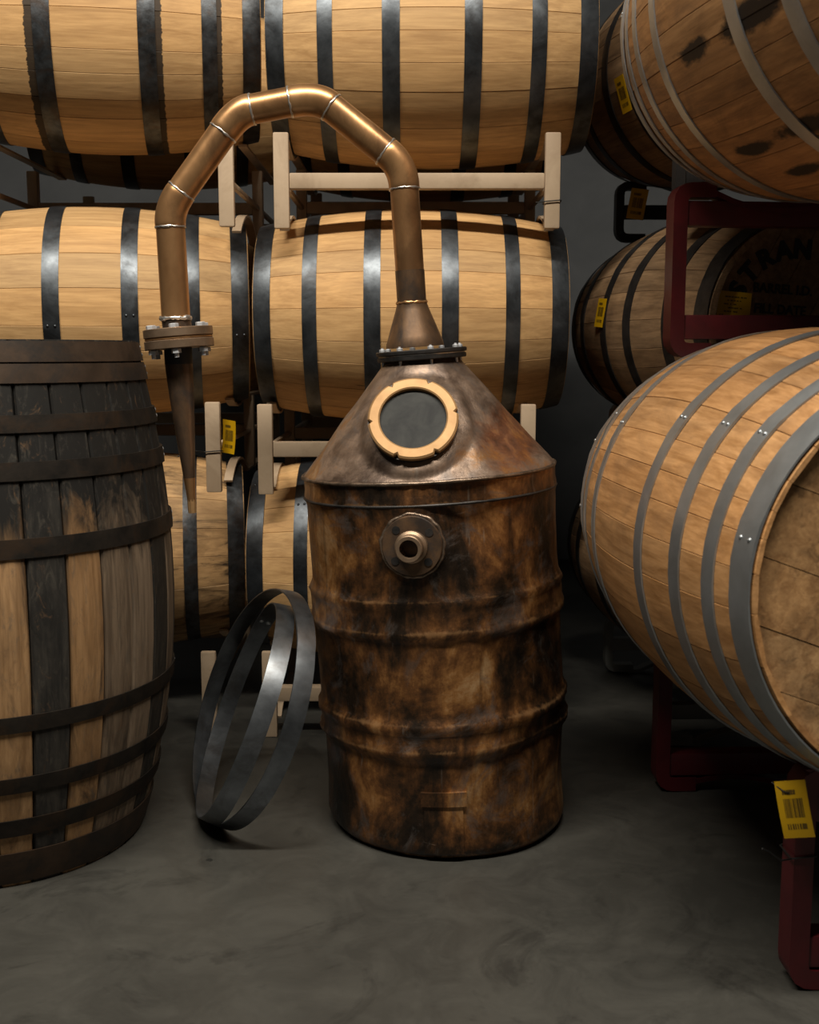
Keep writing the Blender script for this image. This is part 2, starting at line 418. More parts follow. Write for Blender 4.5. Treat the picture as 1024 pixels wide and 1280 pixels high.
def hoop_mesh(L, Rb, R0, R1, t, w, th=.0022, n=72, lap=.22, flare=0.0):
    key = ('hp', L, Rb, R0, R1, t, w, th)
    if key in CACHE: return CACHE[key]
    V, F = [], []
    for i in range(n):
        a = 2*PI*i/n; ex = .0018 if a < lap else 0
        for tt, dr in ((t-w/2, .0006), (t-w/2, .0006+th+ex), (t, .0006+th+ex+.0006), (t+w/2, .0006+th+ex), (t+w/2, .0006)):
            r = prof(tt, L, Rb, R0, R1) + dr
            V.append((r*math.cos(a), r*math.sin(a), tt))
    for i in range(n):
        j = (i+1) % n
        for q in range(5): F.append((i*5+q, j*5+q, j*5+(q+1)%5, i*5+(q+1)%5))
    me = mesh_of('hoop', V, F, 35); CACHE[key] = me; return me
def rivet_mesh(r=.0055):
    key = ('rv', r)
    if key not in CACHE:
        v, f = lathe([(r, -.0015), (r, .0), (r*.8, .0016), (r*.4, .0026), (.0004, .003)], 10, cap0=True, cap1=True)
        CACHE[key] = mesh_of('rivet', v, f, 60)
    return CACHE[key]
def head_boards(R, zc, th, sgn, n=6, ang=0.0, seed=1):
    key = ('hd', R, zc, th, n, ang, seed)
    if key in CACHE: return CACHE[key]
    rng = random.Random(seed); out = []
    ws = [1+rng.uniform(-.25,.25) for _ in range(n)]; s = sum(ws); x = -R
    for i in range(n):
        x0, x1 = x, x + 2*R*ws[i]/s; x = x1
        g = .0008; xa, xb = x0+g, x1-g; K = 10
        top, bot = [], []
        for k in range(K+1):
            xx = xa + (xb-xa)*k/K; h = math.sqrt(max(R*R - xx*xx, 0)) ; top.append((xx, h)); bot.append((xx, -h))
        ring = top + bot[::-1]
        # drop duplicates at the tips
        rr = [ring[0]]
        for p in ring[1:]:
            if (abs(p[0]-rr[-1][0]) + abs(p[1]-rr[-1][1])) > 1e-6: rr.append(p)
        if (abs(rr[0][0]-rr[-1][0]) + abs(rr[0][1]-rr[-1][1])) < 1e-6: rr.pop()
        m = len(rr); ca, sa = math.cos(ang), math.sin(ang); off = rng.uniform(0, .0012)*sgn
        V = [(p[0]*ca-p[1]*sa, p[0]*sa+p[1]*ca, zc+off+th/2) for p in rr] + [(p[0]*ca-p[1]*sa, p[0]*sa+p[1]*ca, zc+off-th/2) for p in rr]
        F = [tuple(range(m)), tuple(range(m, 2*m))] + [(k, (k+1)%m, m+(k+1)%m, m+k) for k in range(m)]
        out.append(mesh_of('head_board', V, F, 30))
    CACHE[key] = out; return out
def axis_matrix(center, axis, up=(0,0,1), roll=0.0):
    z = Vector(axis).normalized(); y = Vector(up); x = y.cross(z).normalized(); y = z.cross(x).normalized()
    M = Matrix((x, y, z)).transposed().to_4x4()
    return Matrix.Translation(center) @ M @ Matrix.Rotation(roll, 4, 'Z')
def barrel(name, label, center, axis, dims, hoops, wood_mat, hoop_mat, n=30, seed=1, roll=0.0, up=(0,0,1), group=None, head_mat=None,
           head_ang=0.0, stave_mats=None, rivets=True, rivet_mat=None, heads=(True, True), jitter=.35, headn=6, cat='barrel', rivet_ang=.11, hoop_mats=None, hoop_th=.0022, thick=.026, endthick=.020, headrec=.035, headthick=.0262):
    L, Rb, R0, R1 = dims
    root = empty(name, M=axis_matrix(center, axis, up, roll)); tag(root, label, cat, group)
    for i, (me, am) in enumerate(stave_set(L, Rb, R0, R1, n, seed, jitter, thick=thick, endthick=endthick)):
        put('stave', me, stave_mats(i, am) if stave_mats else wood_mat, root)
    rng = random.Random(seed+5)
    for hi, (t, w) in enumerate(hoops):
        h = put('hoop', hoop_mesh(L, Rb, R0, R1, t, w, hoop_th), hoop_mats[hi] if hoop_mats else hoop_mat, root)
        ra = rng.uniform(-.35, .35); h.rotation_euler = (0, 0, ra)
        if rivets:
            for dt in (-w*.22, w*.22):
                r = prof(t+dt, L, Rb, R0, R1) + .0006 + hoop_th + .0018
                a = rivet_ang
                M = Matrix.Translation((r*math.cos(a), r*math.sin(a), t+dt)) @ Vector((math.cos(a), math.sin(a), 0)).to_track_quat('Z', 'Y').to_matrix().to_4x4()
                rv = put('rivet', rivet_mesh(.0042), rivet_mat or hoop_mat, h); rv.matrix_local = M
    for e, sg in enumerate((-1, 1)):
        if heads[e]:
            rr = prof(sg*(L/2-headrec), L, Rb, R0, R1) - headthick - .0012
            for me in head_boards(rr, sg*(L/2-headrec), .018, sg, headn, head_ang, seed):
                put('head_board', me, head_mat or wood_mat, root)
    return root
BD = (.88, .312, .26, .26)
BH = [(-.4135,.048), (-.28,.040), (-.107,.046), (.107,.046), (.28,.040), (.4135,.048)]
GB = 'pale oak barrels stacked on tan racks'
X = Vector((1,0,0)); UPF = (0,0,1)
YL = .16
AXL = Vector((math.cos(YL), math.sin(YL), 0))
BH2 = [(-.4135,.048), (-.30,.040), (-.135,.046), (.135,.046), (.30,.040), (.4135,.048)]
ROWS = [
 ('pale oak barrel on the top tan rack, its hoops bleeding ragged black stains', (-.8818,3.4525,1.9887), OAK_ST, STEEL_R, 11, .6, AXL, BH2),
 ('clean pale oak barrel on the top tan rack behind the arched copper pipe', (.0587,3.389,1.937), OAK, STEEL_D, 12, 1.9, X, BH),
 ('pale oak barrel on the middle tan rack behind the bolted pipe flange', (-.938,3.5204,1.2193), OAK, STEEL_D, 13, 3.3, AXL, BH),
 ('pale oak barrel on the middle tan rack behind the cone of the still', (.0044,3.4526,1.2033), OAK, STEEL_D, 14, 4.4, X, BH),
 ('oak barrel with scorched black staves on the bottom rack beside the charred cask', (-.966,3.53,.486), OAK_CHARRED, STEEL_R, 15, .9, AXL, BH),
 ('oak barrel on the bottom rack behind the loose steel hoops', (-.03,3.46,.478), OAK, STEEL_D, 16, 2.2, X, BH),
]
for lab, c, wm, hm, sd, rl, axv, hp in ROWS:
    barrel('oak_barrel', lab, c, axv, BD, hp, wm, hm, 23, sd, rl, group=GB, rivets=True)
for k, (lab, up_) in enumerate((('rear oak barrel on the top rack, hidden behind the barrel with black-stained hoops', .0),
             ('rear oak barrel on the top rack, hidden behind the clean pale barrel', .0),
             ('rear oak barrel on the middle rack, hidden behind the barrel at the pipe flange', .0),
             ('rear oak barrel on the middle rack, hidden behind the barrel at the still cone', .0))):
    c = ROWS[k][1]
    barrel('oak_barrel', lab, (c[0], c[1]+.74, c[2]), ROWS[k][6], BD, BH, OAK, STEEL_R, 23, 17+k, .3+k, group='second row of barrels behind the pale ones', rivets=False)

# hogsheads on the red racks
HDm = (1.127, .413, .340, .340)
HH = [(-.536,.050), (-.447,.034), (-.334,.036), (-.174,.036), (.174,.036), (.334,.036), (.447,.034), (.536,.050)]
ax_lo = Vector((math.sin(-.077), math.cos(-.077), 0)); ax_up = Vector((math.sin(-.134)*math.cos(.026), math.cos(-.134)*math.cos(.026), math.sin(.026)))
barrel('hogshead', 'amber oak cask with bright galvanised hoops on the lower red rack, its head facing out', (.816,2.2854,.736), ax_lo, HDm, HH, HOG, STEEL_G, 32, 31, .25,
       group='large casks on the red racks', head_mat=HEADW, head_ang=PI/2+.1, rivet_ang=.1, headn=7, hoop_th=.003, thick=.024, endthick=.010, headrec=.022, headthick=.016)
def up_mats(i, am):
    # local frame: x = left in view, y = up; each smudged stave covers a given direction
    if abs(adiff0(am + UPROLL, rad(-22.6))) < rad(5.8): return HOG_SM
    if abs(adiff0(am + UPROLL, rad(-52.2))) < rad(5.8): return HOG_SM2
    if abs(adiff0(am + UPROLL, rad(-65))) < rad(5.2): return HOG_SM3
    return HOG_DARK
def adiff0(a, b): return (a-b+PI) % (2*PI) - PI
UPROLL = 0.1
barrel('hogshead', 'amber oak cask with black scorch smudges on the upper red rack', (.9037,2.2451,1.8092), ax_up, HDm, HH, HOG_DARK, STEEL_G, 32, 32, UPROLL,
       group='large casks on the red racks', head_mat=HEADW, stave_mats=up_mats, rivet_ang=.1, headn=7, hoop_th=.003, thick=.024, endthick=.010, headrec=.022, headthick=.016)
barrel('hogshead', 'added unseen amber oak cask topmost of the red rack stack', (.93,2.26,2.885), ax_lo, HDm, HH, HOG_DARK, STEEL_G, 32, 33, .6,  # added above the view to shade the barrels and wall behind
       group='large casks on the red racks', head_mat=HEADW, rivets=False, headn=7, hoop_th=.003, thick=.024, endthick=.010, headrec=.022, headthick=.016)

# aged barrels further back on the right
AD = (.90, .320, .265, .265)
AH = [(-.423,.050), (-.285,.040), (-.08,.042), (.08,.042), (.285,.040), (.423,.050)]
ax_s = Vector((math.sin(-.249), math.cos(-.249), 0))
stran = barrel('aged_barrel', 'aged oak barrel with black stencilled lettering on its head, behind the red rack', (.905,3.434,1.1747), ax_s, AD, AH, AGED, BLACKMETAL, 28, 41, .3,
       group='aged barrels behind the red racks', head_mat=AGEDHEAD, head_ang=.2, headn=6, rivets=False)
barrel('aged_barrel', 'dark aged barrel above the stencilled barrel, beside the upper amber cask', (.895,3.45,1.915), ax_s, AD, AH, AGED, BLACKMETAL, 28, 42, 1.3,
       group='aged barrels behind the red racks', head_mat=AGEDHEAD, rivets=False)
barrel('aged_barrel', 'dark aged barrel on the grey floor rack, below the stencilled barrel', (.91,3.47,.46), ax_s, AD, AH, AGED, BLACKMETAL, 28, 43, 2.3,
       group='aged barrels behind the red racks', head_mat=AGEDHEAD, rivets=False)

# charred standing cask
CX, CY, CL = -.952, 2.528, 1.125
CH = []
for z0, z1 in ((1.081,1.122), (1.040,1.0775), (.945,.979), (.853,.889), (.703,.741), (.353,.387), (.221,.255), (.122,.160), (.008,.082)):
    CH.append(((z0+z1)/2 - CL/2, z1-z0))
def cask_mats(i, am):
    # angle measured from the front (-Y) towards +X
    d = (math.degrees(am) + 90 + 180) % 360 - 180
    k = int(math.floor((d - 30.5)/11.25))
    return {-1: CHAR_L, 0: CHAR_D, 1: CHAR_L, 2: CHAR_M, 3: CHAR_M, 4: CHAR_D, -2: CHAR_M, -3: CHAR_L}.get(k, CHAR_M if k % 3 else CHAR_D)
cask_root = empty('charred_cask', M=Matrix.Translation((CX, CY, CL/2)))
tag(cask_root, 'tall charred cask with rusty hoops standing upright on the floor', 'barrel')
def cask():
    L, Rb, R0, R1 = CL, .410, .318, .340
    # even 12 degree staves, first edge 2 degrees right of the front
    for i in range(32):
        key = 'cask_stave'
        if key not in CACHE:
            rng = random.Random(3); V, F = [], []; NT = 14; a0, a1 = 0, rad(11.25); e = .0012/Rb; d = .005/Rb
            for k in range(NT+1):
                t = -L/2 + L*k/NT; r = prof(t, L, Rb, R0, R1)
                for ang, dr in ((a0+e, -.005), (a0+d, 0), ((a0*2+a1)/3, .0005), ((a0+2*a1)/3, .0005), (a1-d, 0), (a1-e, -.005)):
                    V.append(((r+dr)*math.cos(ang), (r+dr)*math.sin(ang), t))
                for ang in (a1-e, a0+e): V.append(((r-.028)*math.cos(ang), (r-.028)*math.sin(ang), t))
            for k in range(NT):
                for q in range(8): F.append((k*8+q, k*8+(q+1)%8, (k+1)*8+(q+1)%8, (k+1)*8+q))
            F.append(tuple(range(8))); F.append(tuple(NT*8+q for q in range(8)))
            CACHE[key] = mesh_of('stave', V, F, 25)
        a0 = rad(-90 + 30.5 + 11.25*i)
        o = put('stave', CACHE[key], cask_mats(i, a0 + rad(5.6)), cask_root, rot=(0, 0, a0))
    for hi, (t, w) in enumerate(CH):
        h = put('hoop', hoop_mesh(L, Rb, R0, R1, t, w, .0035), HOOP_BROWN if hi in (0,1,8) else HOOP_RUST, cask_root, rot=(0,0,rad(9)))
        for dt in (-w*.2, w*.2):
            r = prof(t+dt, L, Rb, R0, R1) + .0052; a = .12
            M = Matrix.Translation((r*math.cos(a), r*math.sin(a), t+dt)) @ Vector((math.cos(a), math.sin(a), 0)).to_track_quat('Z','Y').to_matrix().to_4x4()
            rv = put('rivet', rivet_mesh(), ZINC, h); rv.matrix_local = M
    for me in head_boards(R1-.03, L/2-.035, .02, 1, 6, .3, 3): put('head_board', me, CHAR_D, cask_root)
cask()

# ------------------------------------------------------------------ racks
def rack(label, loc, rotz, s, h, v1, v2, Rs, ax_up_, ax_dn, mat, tube=.042, front_rail=True, vrails=(0.0,), mid_rail=True, group=None, name='barrel_rack', skew=0.0, cpost=True):
    """local x = along the barrels, y = across (front post at 0), z from 0 to h; ax_up_/ax_dn heights of barrel axes above / below"""
    root = empty(name, M=Matrix.Translation(loc) @ Matrix.Rotation(rotz, 4, 'Z')); tag(root, label, 'rack', group)
    depth = (v1 + v2) + v1
    sx = (1,0,0); T = tube; bar = .012 if cpost else .007; bw = T*.95 if cpost else T*.62
    def arc(vc, wc, r, sign):
        # path points of a saddle following radius r about (vc,wc); sign -1 = under the barrel, +1 = over it
        lim = h - bar/2 if sign < 0 else bar/2
        dz = abs(wc - lim)
        half = math.sqrt(max(r*r - dz*dz, .0004)); a = math.asin(min(1, half/r))
        return [(vc + r*math.sin(-a + 2*a*k/10), wc + sign*r*math.cos(-a + 2*a*k/10)) for k in range(11)]
    for u in (-s, s):
        for v, sg in ((0, 1), (depth, -1)):
            if cpost:
                P = fillet([(u, v+sg*.085, bar/2+T*.25), (u, v, T*.25+bar/2), (u, v, h-T*.25-bar/2), (u, v+sg*.085, h-T*.25-bar/2)], .03, 4)
                vv, ff = sweep_rect(P, sx, T, T*.62); me_ = mesh_of('post', vv, ff, 40)
                put('post', me_, mat, root)
            else: put('post', box_mesh('post', T, T*.55, h, .005), mat, root, loc=(u, v, h/2))
        v1_ = v1 + u*skew
        top = ([(.07, h-bar/2)] if cpost else []) + arc(v1_, ax_up_, Rs+bar/2+.001, -1) + arc(v1_+v2, ax_up_, Rs+bar/2+.001, -1) + ([(depth-.07, h-bar/2)] if cpost else [])
        vv, ff = sweep_rect([(u, a, b) for a, b in top], sx, bw, bar); put('saddle', mesh_of('saddle', vv, ff, 40), mat, root)
        bot = ([(.07, bar/2)] if cpost else []) + arc(v1_, ax_dn, Rs+bar/2+.001, 1) + arc(v1_+v2, ax_dn, Rs+bar/2+.001, 1) + ([(depth-.07, bar/2)] if cpost else [])
        vv, ff = sweep_rect([(u, a, b) for a, b in bot], sx, bw, bar); put('saddle', mesh_of('saddle', vv, ff, 40), mat, root)
        vm = v1 + v2/2
        put('strut', box_mesh('strut', T*.8, T*.8, h-2*bar, .004), mat, root, loc=(u, vm, h/2))
        if not cpost: put('brace', box_mesh('brace', .014, depth-.02, .014, .002), mat, root, loc=(u, depth/2, h/2))
        for w in vrails:
            put('rail', box_mesh('rail', T*.9, depth-T*.62, T*1.05, .005), mat, root, loc=(u, depth/2, h/2+w))
    if front_rail: put('rail', box_mesh('rail', 2*s-T, T*.9, T, .005), mat, root, loc=(0, .012, h/2))
    if mid_rail: put('rail', box_mesh('rail', 2*s-T*.8, T*.8, T*.9, .005), mat, root, loc=(0, v1+v2/2, h/2))
    if front_rail or True: put('rail', box_mesh('rail', 2*s-T, T*.9, T, .005), mat, root, loc=(0, depth-.012, h/2))
    return root
GR = 'tan steel racks under the pale barrels'
# s: half post spacing; saddle radius of the pale barrels there
RS = prof(.367, .88, .312, .26, .26) + .003
for lab, xr, z0, fr, ay, zu, zd, sk in (
   ('tan steel rack under the pale barrel with black-stained hoops', -.495, 1.437, False, 3.4525, 1.9887, 1.2193, YL),
   ('tan steel rack under the clean-hooped barrel, behind the copper pipe', .386, 1.432, True, 3.389, 1.937, 1.2033, 0),
   ('tan steel rack under the barrel at the pipe flange, beside a yellow tag', -.547, .711, False, 3.5204, 1.2193, .486, YL),
   ('tan steel rack under the barrel behind the cone of the still', .33, .705, True, 3.4526, 1.2033, .478, 0),
   ('tan steel rack on the floor under the scorched barrel', -.576, .0, False, 3.53, .486, -.25, YL),
   ('tan steel rack on the floor behind the loose hoops', .33, .0, True, 3.46, .478, -.25, 0)):
    rack(lab, (xr-.366, 3.17, z0), 0, .366, .252, ay-3.17, .74, RS, zu-z0, zd-z0, TAN, group=GR, front_rail=fr, vrails=(), skew=math.tan(sk), cpost=False)
RSH = prof(.45, 1.127, .413, .34, .34) + .004
rack('red steel rack on the floor with a yellow tag on its post', (.655, 2.32, 0), -PI/2+.04, .452, .405, .175, .86, RSH, .736, -.34, RED, tube=.055, vrails=(.133, -.132), front_rail=False, mid_rail=False, group='red racks')
rack('red steel rack between the two amber casks', (.680, 2.32, 1.085), -PI/2+.10, .452, .412, .25, .86, RSH, 1.8092-1.085, .736-1.085, RED, tube=.055, vrails=(.133, -.132), front_rail=False, mid_rail=False, group='red racks')
rack('added unseen red steel rack under the added topmost cask', (.69, 2.32, 2.158), -PI/2+.077, .452, .412, .24, .86, RSH, 2.885-2.158, 1.8092-2.158, RED, tube=.055, vrails=(.133, -.132), front_rail=False, mid_rail=False, group='red racks')  # added out of view to carry the cask that shades the back
RSA = prof(.37, .9, .32, .265, .265) + .004
for lab, z0, mt, zu, zd in (('grey steel rack on the floor behind the lower amber cask', 0, GREYP, .46, -.25), ('tan steel rack under the stencilled barrel', .735, TAN, .4397, -.275), ('black steel rack above the stencilled barrel, a yellow tag on its post', 1.455, BLACKP, .46, -.28)):
    rack(lab, (.70, 3.47, z0), -PI/2+.03, .372, .20, .25, .72, RSA, zu if z0 else .46, zd if z0 else -.25, mt, group='racks of the aged barrels', vrails=(.0,), front_rail=False)

# ------------------------------------------------------------------ the still
SX, SY = .091, 2.627
still = empty('pot_still', (SX, SY, 0)); tag(still, 'old copper pot still made of a dented drum, cone and arched copper pipe', 'still')
def st_axis(z):
    """lean of the drum: offset in x and tilt of the ring at height z (local)"""
    k = min(1, z/.30); tilt = rad(3.4)*k*k*(3-2*k)
    off = 0; n = 12
    for i in range(n):
        zz = z*(i+.5)/n; kk = min(1, zz/.30); off -= math.tan(rad(3.6)*(.35+.65*kk*kk*(3-2*kk)))*z/n
    return off, tilt
def st_pt(r, a, z):
    off, tl = st_axis(z); x, y = r*math.cos(a), r*math.sin(a)
    return Vector((off + x*math.cos(tl), y, z + x*math.sin(tl)))
def gauss(x, s): return math.exp(-.5*(x/s)**2)
def adiff(a, b): return (a-b+PI) % (2*PI) - PI
def revolve_still(profile, n, disp=None, cap0=False, cap1=False):
    V, F = [], []; m = len(profile)
    for i in range(n):
        a = 2*PI*i/n
        for r, z in profile:
            rr = r + (disp(a, z, r) if disp else 0); V.append(st_pt(rr, a, z))
    for i in range(n):
        j = (i+1) % n
        for k in range(m-1): F.append((i*m+k, j*m+k, j*m+k+1, i*m+k+1))
    if cap0: F.append(tuple(i*m for i in range(n)))
    if cap1: F.append(tuple(i*m+m-1 for i in range(n)))
    return V, F
R0 = .287
FRONT = -PI/2
def drum_disp(a, z, r):
    p = Vector((math.cos(a)*r*5, math.sin(a)*r*5, z*5))
    d = .0035*noise.noise(p) + .0018*noise.noise(p*3.1)
    lump = noise.noise(Vector((math.cos(a)*9, math.sin(a)*9, z*16)))
    for zr in (.303, .246, .576, .508): d += .0045*lump*gauss(z-zr, .014)
    # crumpled dent right of the lower rib, dent beside the spigot
    d -= .020*gauss(adiff(a, FRONT+rad(48)), .20)*gauss(z-.235, .022)
    d -= .010*gauss(adiff(a, FRONT-rad(52)), .22)*gauss(z-.225, .02)
    d -= .012*gauss(adiff(a, FRONT+rad(14)), .13)*gauss(z-.735, .05)
    d += .006*gauss(adiff(a, FRONT-rad(8)), .25)*gauss(z-.70, .07)
    d -= .006*gauss(adiff(a, FRONT+rad(70)), .3)*gauss(z-.12, .06)
    return d
prof_d = []
zz = [0.004,.006,.010,.018,.03] + [.045+.0115*i for i in range(68)]
for z in zz:
    if z > .828: break
    r = R0
    if z < .03: r -= .016*((.03-z)/.026)**2
    r += .010*gauss(z-.303, .0085) + .011*gauss(z-.246, .0095) + .004*gauss(z-.275, .02)
    r += .007*gauss(z-.576, .007) + .009*gauss(z-.508, .008) + .0055*gauss(z-.542, .022)
    r += .004*gauss(z-.785, .006) + (.002 if z > .785 else 0)
    r -= .006*gauss(z-.13, .10)
    prof_d.append((r, z))
prof_d.append((R0+.003, .831))
v, f = revolve_still([(.02, .012), (R0-.03, .012)] + prof_d, 128, drum_disp, cap0=True)
drum = put('drum', mesh_of('drum', v, f, 55), PATINA, still)
# cone
CZ0, CZ1, CR1 = .833, 1.085, .083
def cone_disp(a, z, r):
    k = (z-CZ0)/(CZ1-CZ0)
    p = Vector((math.cos(a)*r*6, math.sin(a)*r*6, z*6)); d = .004*noise.noise(p) + .002*noise.noise(p*2.7)
    d *= min(1, k*6+.15)*min(1, (1-k)*6+.1)
    # mound carrying the sight glass
    x = r*adiff(a, FRONT-.13); w = (z-.945)
    q = math.sqrt((x/.135)**2 + (w/.105)**2)
    if q < 1: d += .028*(1-q**3)
    if .55 < q < 1.35: d += .0022*math.sin(q*17)*(1-abs(q-.95)/.4)
    # pressed-in facet on the right with a fold at its foot
    d -= .020*gauss(adiff(a, FRONT+rad(42)), .24)*gauss(z-.90, .055)
    d += .010*gauss(adiff(a, FRONT+rad(26)), .07)*gauss(z-.93, .07)
    d += .008*gauss(adiff(a, FRONT+rad(62)), .22)*gauss(z-.848, .010)
    return d
pc = [(R0+.003, .829)]
for i in range(37):
    k = i/36; z = CZ0 + (CZ1-CZ0)*k; r = R0+.004 + (CR1-R0-.004)*k + .010*math.sin(PI*k)*0
    pc.append((r, z))
v, f = revolve_still(pc, 128, cone_disp)
cone = put('cone', mesh_of('cone', v, f, 60), PATINA_C, still)
def ring_on(z, r, tube, name, mat, parent, jit=.0015, n=96):
    V, F = [], []; m = 8; rng = random.Random(int(z*1000))
    for i in range(n):
        a = 2*PI*i/n; jr = rng.uniform(-jit, jit); jt = tube*(1+rng.uniform(-.25,.25))
        for k in range(m):
            b = 2*PI*k/m; V.append(st_pt(r+jr+jt*math.cos(b), a, z+jt*math.sin(b)))
    for i in range(n):
        j = (i+1) % n
        for k in range(m): F.append((i*m+k, j*m+k, j*m+(k+1)%m, i*m+(k+1)%m))
    return put(name, mesh_of(name, V, F, 60), mat, parent)
ring_on(.8325, R0+.004, .0042, 'weld_bead', WELD, still)
ring_on(.785, R0+.004, .0030, 'weld_bead', BLACKMETAL, still, .001)
# rectangular patch near the foot
def curved_plate(a0, a1, z0, z1, r, th, name, mat, parent):
    V, F = [], []; na, nz = 10, 6
    for lay in (0, th):
        for i in range(na+1):
            for k in range(nz+1):
                z = z0+(z1-z0)*k/nz; a = a0+(a1-a0)*i/na
                V.append(st_pt(r + drum_disp(a, z, r) + lay, a, z))
    q = (na+1)*(nz+1)
    for i in range(na):
        for k in range(nz):
            b = i*(nz+1)+k; F.append((b, b+1, b+nz+2, b+nz+1)); F.append((q+b, q+b+nz+1, q+b+nz+2, q+b+1))
    for i in range(na):
        for k in (0, nz):
            b = i*(nz+1)+k; F.append((b, b+nz+1, q+b+nz+1, q+b))
    for k in range(nz):
        for i in (0, na):
            b = i*(nz+1)+k; F.append((b, b+1, q+b+1, q+b))
    return put(name, mesh_of(name, V, F, 40), mat, parent)
curved_plate(FRONT-.20, FRONT+.10, .020, .155, R0-.012, .010, 'patch_plate', PATINA, still)
curved_plate(FRONT-.22, FRONT+.13, .128, .160, R0-.008, .010, 'patch_strip', PATINA, still)
# collar between cone and neck
off, tl = st_axis(1.09)
CM = Matrix.Translation((off, 0, 1.083)) @ Matrix.Rotation(-rad(4.2), 4, 'Y')
v, f = lathe([(.084,.0),(.100,.0),(.102,.002),(.102,.009),(.100,.010),(.06,.010)], 64, cap0=False)
o = put('collar_plate', mesh_of('collar_plate', v, f), BLACKMETAL, still); o.matrix_local = CM
v, f = lathe([(.06,.0102),(.099,.0102),(.099,.0128),(.06,.0128)], 64, closed=True)
o = put('gasket', mesh_of('gasket', v, f), SOLDER, still); o.matrix_local = CM
v, f = lathe([(.06,.013),(.102,.013),(.104,.015),(.104,.021),(.102,.023),(.066,.023)], 64)
cp = put('collar_plate', mesh_of('collar_plate', v, f), BLACKMETAL, still); cp.matrix_local = CM
def hexm(r, h, name):
    key = ('hex', r, h)
    if key not in CACHE:
        v, f = lathe([(r, 0), (r, h*.85), (r*.86, h)], 6, cap0=True, cap1=True); CACHE[key] = mesh_of(name, v, f, 20)
    return CACHE[key]
def rodm(r, h):
    key = ('rod', r, h)
    if key not in CACHE:
        v, f = lathe([(r, 0), (r, h*.9), (r*.8, h)], 12, cap0=True, cap1=True); CACHE[key] = mesh_of('bolt', v, f, 40)
    return CACHE[key]
for k in range(8):
    a = 2*PI*(k+.28)/8
    b = put('bolt', rodm(.0035, .042), ZINC, still); b.matrix_local = CM @ Matrix.Translation((.091*math.cos(a), .091*math.sin(a), -.010))
    h = put('bolt_head', hexm(.0068, .006, 'bolt_head'), ZINC, b, loc=(0,0,.033))
# neck flare
def L(p): return Vector(p) - Vector((SX, SY, 0))
pA = L(at(518.5, 428, SY)); pB = L(at(515, 380, SY)); pC = L(at(505.5, 234, SY))
flare = [pA + (pB-pA)*t for t in (-.12, 0, .15, .5, .85, 1.0, 1.08)]
pr = .0335
v, f = sweep_round(flare, [.066, .065, .060, .0495, .0385, .0345, .0345], 48, caps=False)
put('neck_flare', mesh_of('neck_flare', v, f, 50), COPPER_T, still)
# pipe run: straight pipes and elbows from traced joints
YP = SY
def q(px, py, dy=0): return L(at(px, py, YP+dy))
J = [q(515,380), q(505.5,234), q(484,191), q(412,133), q(365,127), q(313,137), q(280,164), q(225.5,241), q(213,282), q(220,398)]
def isect(a, b, c, d):
    # lines a->b and c->d in the x,z plane
    r = b-a; s = d-c; den = r.x*s.z - r.z*s.x
    t = ((c.x-a.x)*s.z - (c.z-a.z)*s.x)/den
    return a + r*t
def disk_ring(p, t, r, tube, name, mat, parent, n=40, jit=.0):
    t = t.normalized(); s = t.cross(Vector((0,1,0))).normalized(); u = s.cross(t)
    V, F = [], []; m = 8; rng = random.Random(int(abs(p.x)*9999))
    for i in range(n):
        a = 2*PI*i/n; dirv = s*math.cos(a)+u*math.sin(a); jt = tube*(1+rng.uniform(-.35,.35)); js = rng.uniform(-jit, jit)
        for k in range(m):
            b = 2*PI*k/m; V.append(p + dirv*(r+jt*math.cos(b)) + t*(js+1.3*jt*math.sin(b)))
    for i in range(n):
        j = (i+1) % n
        for k in range(m): F.append((i*m+k, j*m+k, j*m+(k+1)%m, i*m+(k+1)%m))
    return put(name, mesh_of(name, V, F, 60), mat, parent)
PIPE_R = .0325
for i in range(0, 10, 2):
    a, b = J[i], J[i+1]
    v, f = sweep_round([a + (b-a)*k/6 for k in range(7)], PIPE_R, 36, caps=False)
    put('pipe', mesh_of('pipe', v, f, 50), COPPER, still)
for i in range(1, 8, 2):
    a, b = J[i], J[i+1]; c = isect(J[i-1], J[i], J[i+1], J[i+2])
    path = [a*(1-t)**2 + c*2*t*(1-t) + b*t*t for t in [k/14 for k in range(15)]]
    rr = [PIPE_R+.0022]*15; rr[0] = rr[14] = PIPE_R+.0018
    ext0 = a - (c-a).normalized()*.004; ext1 = b + (b-c).normalized()*.004
    v, f = sweep_round([ext0]+path+[ext1], [PIPE_R+.0002]+rr+[PIPE_R+.0002], 36, caps=False)
    put('elbow', mesh_of('elbow', v, f, 50), COPPER, still)
    for p, t in ((a, c-a), (b, b-c)):
        disk_ring(p - t.normalized()*.004*(1 if p is a else -1), t, PIPE_R+.0006, .0019, 'solder_ring', SOLDER, still, jit=.0009)
# tarnished band low on the upright
a = J[0]; t = (J[1]-J[0]).normalized()
v, f = sweep_round([a + t*k for k in (.002, .02, .05, .075)], [PIPE_R+.0008]*4, 36, caps=False)
put('pipe_sleeve', mesh_of('pipe_sleeve', v, f, 50), COPPER_T, still)
disk_ring(J[0]+t*.003, t, PIPE_R+.001, .0025, 'solder_ring', COPPER, still, jit=.0008)
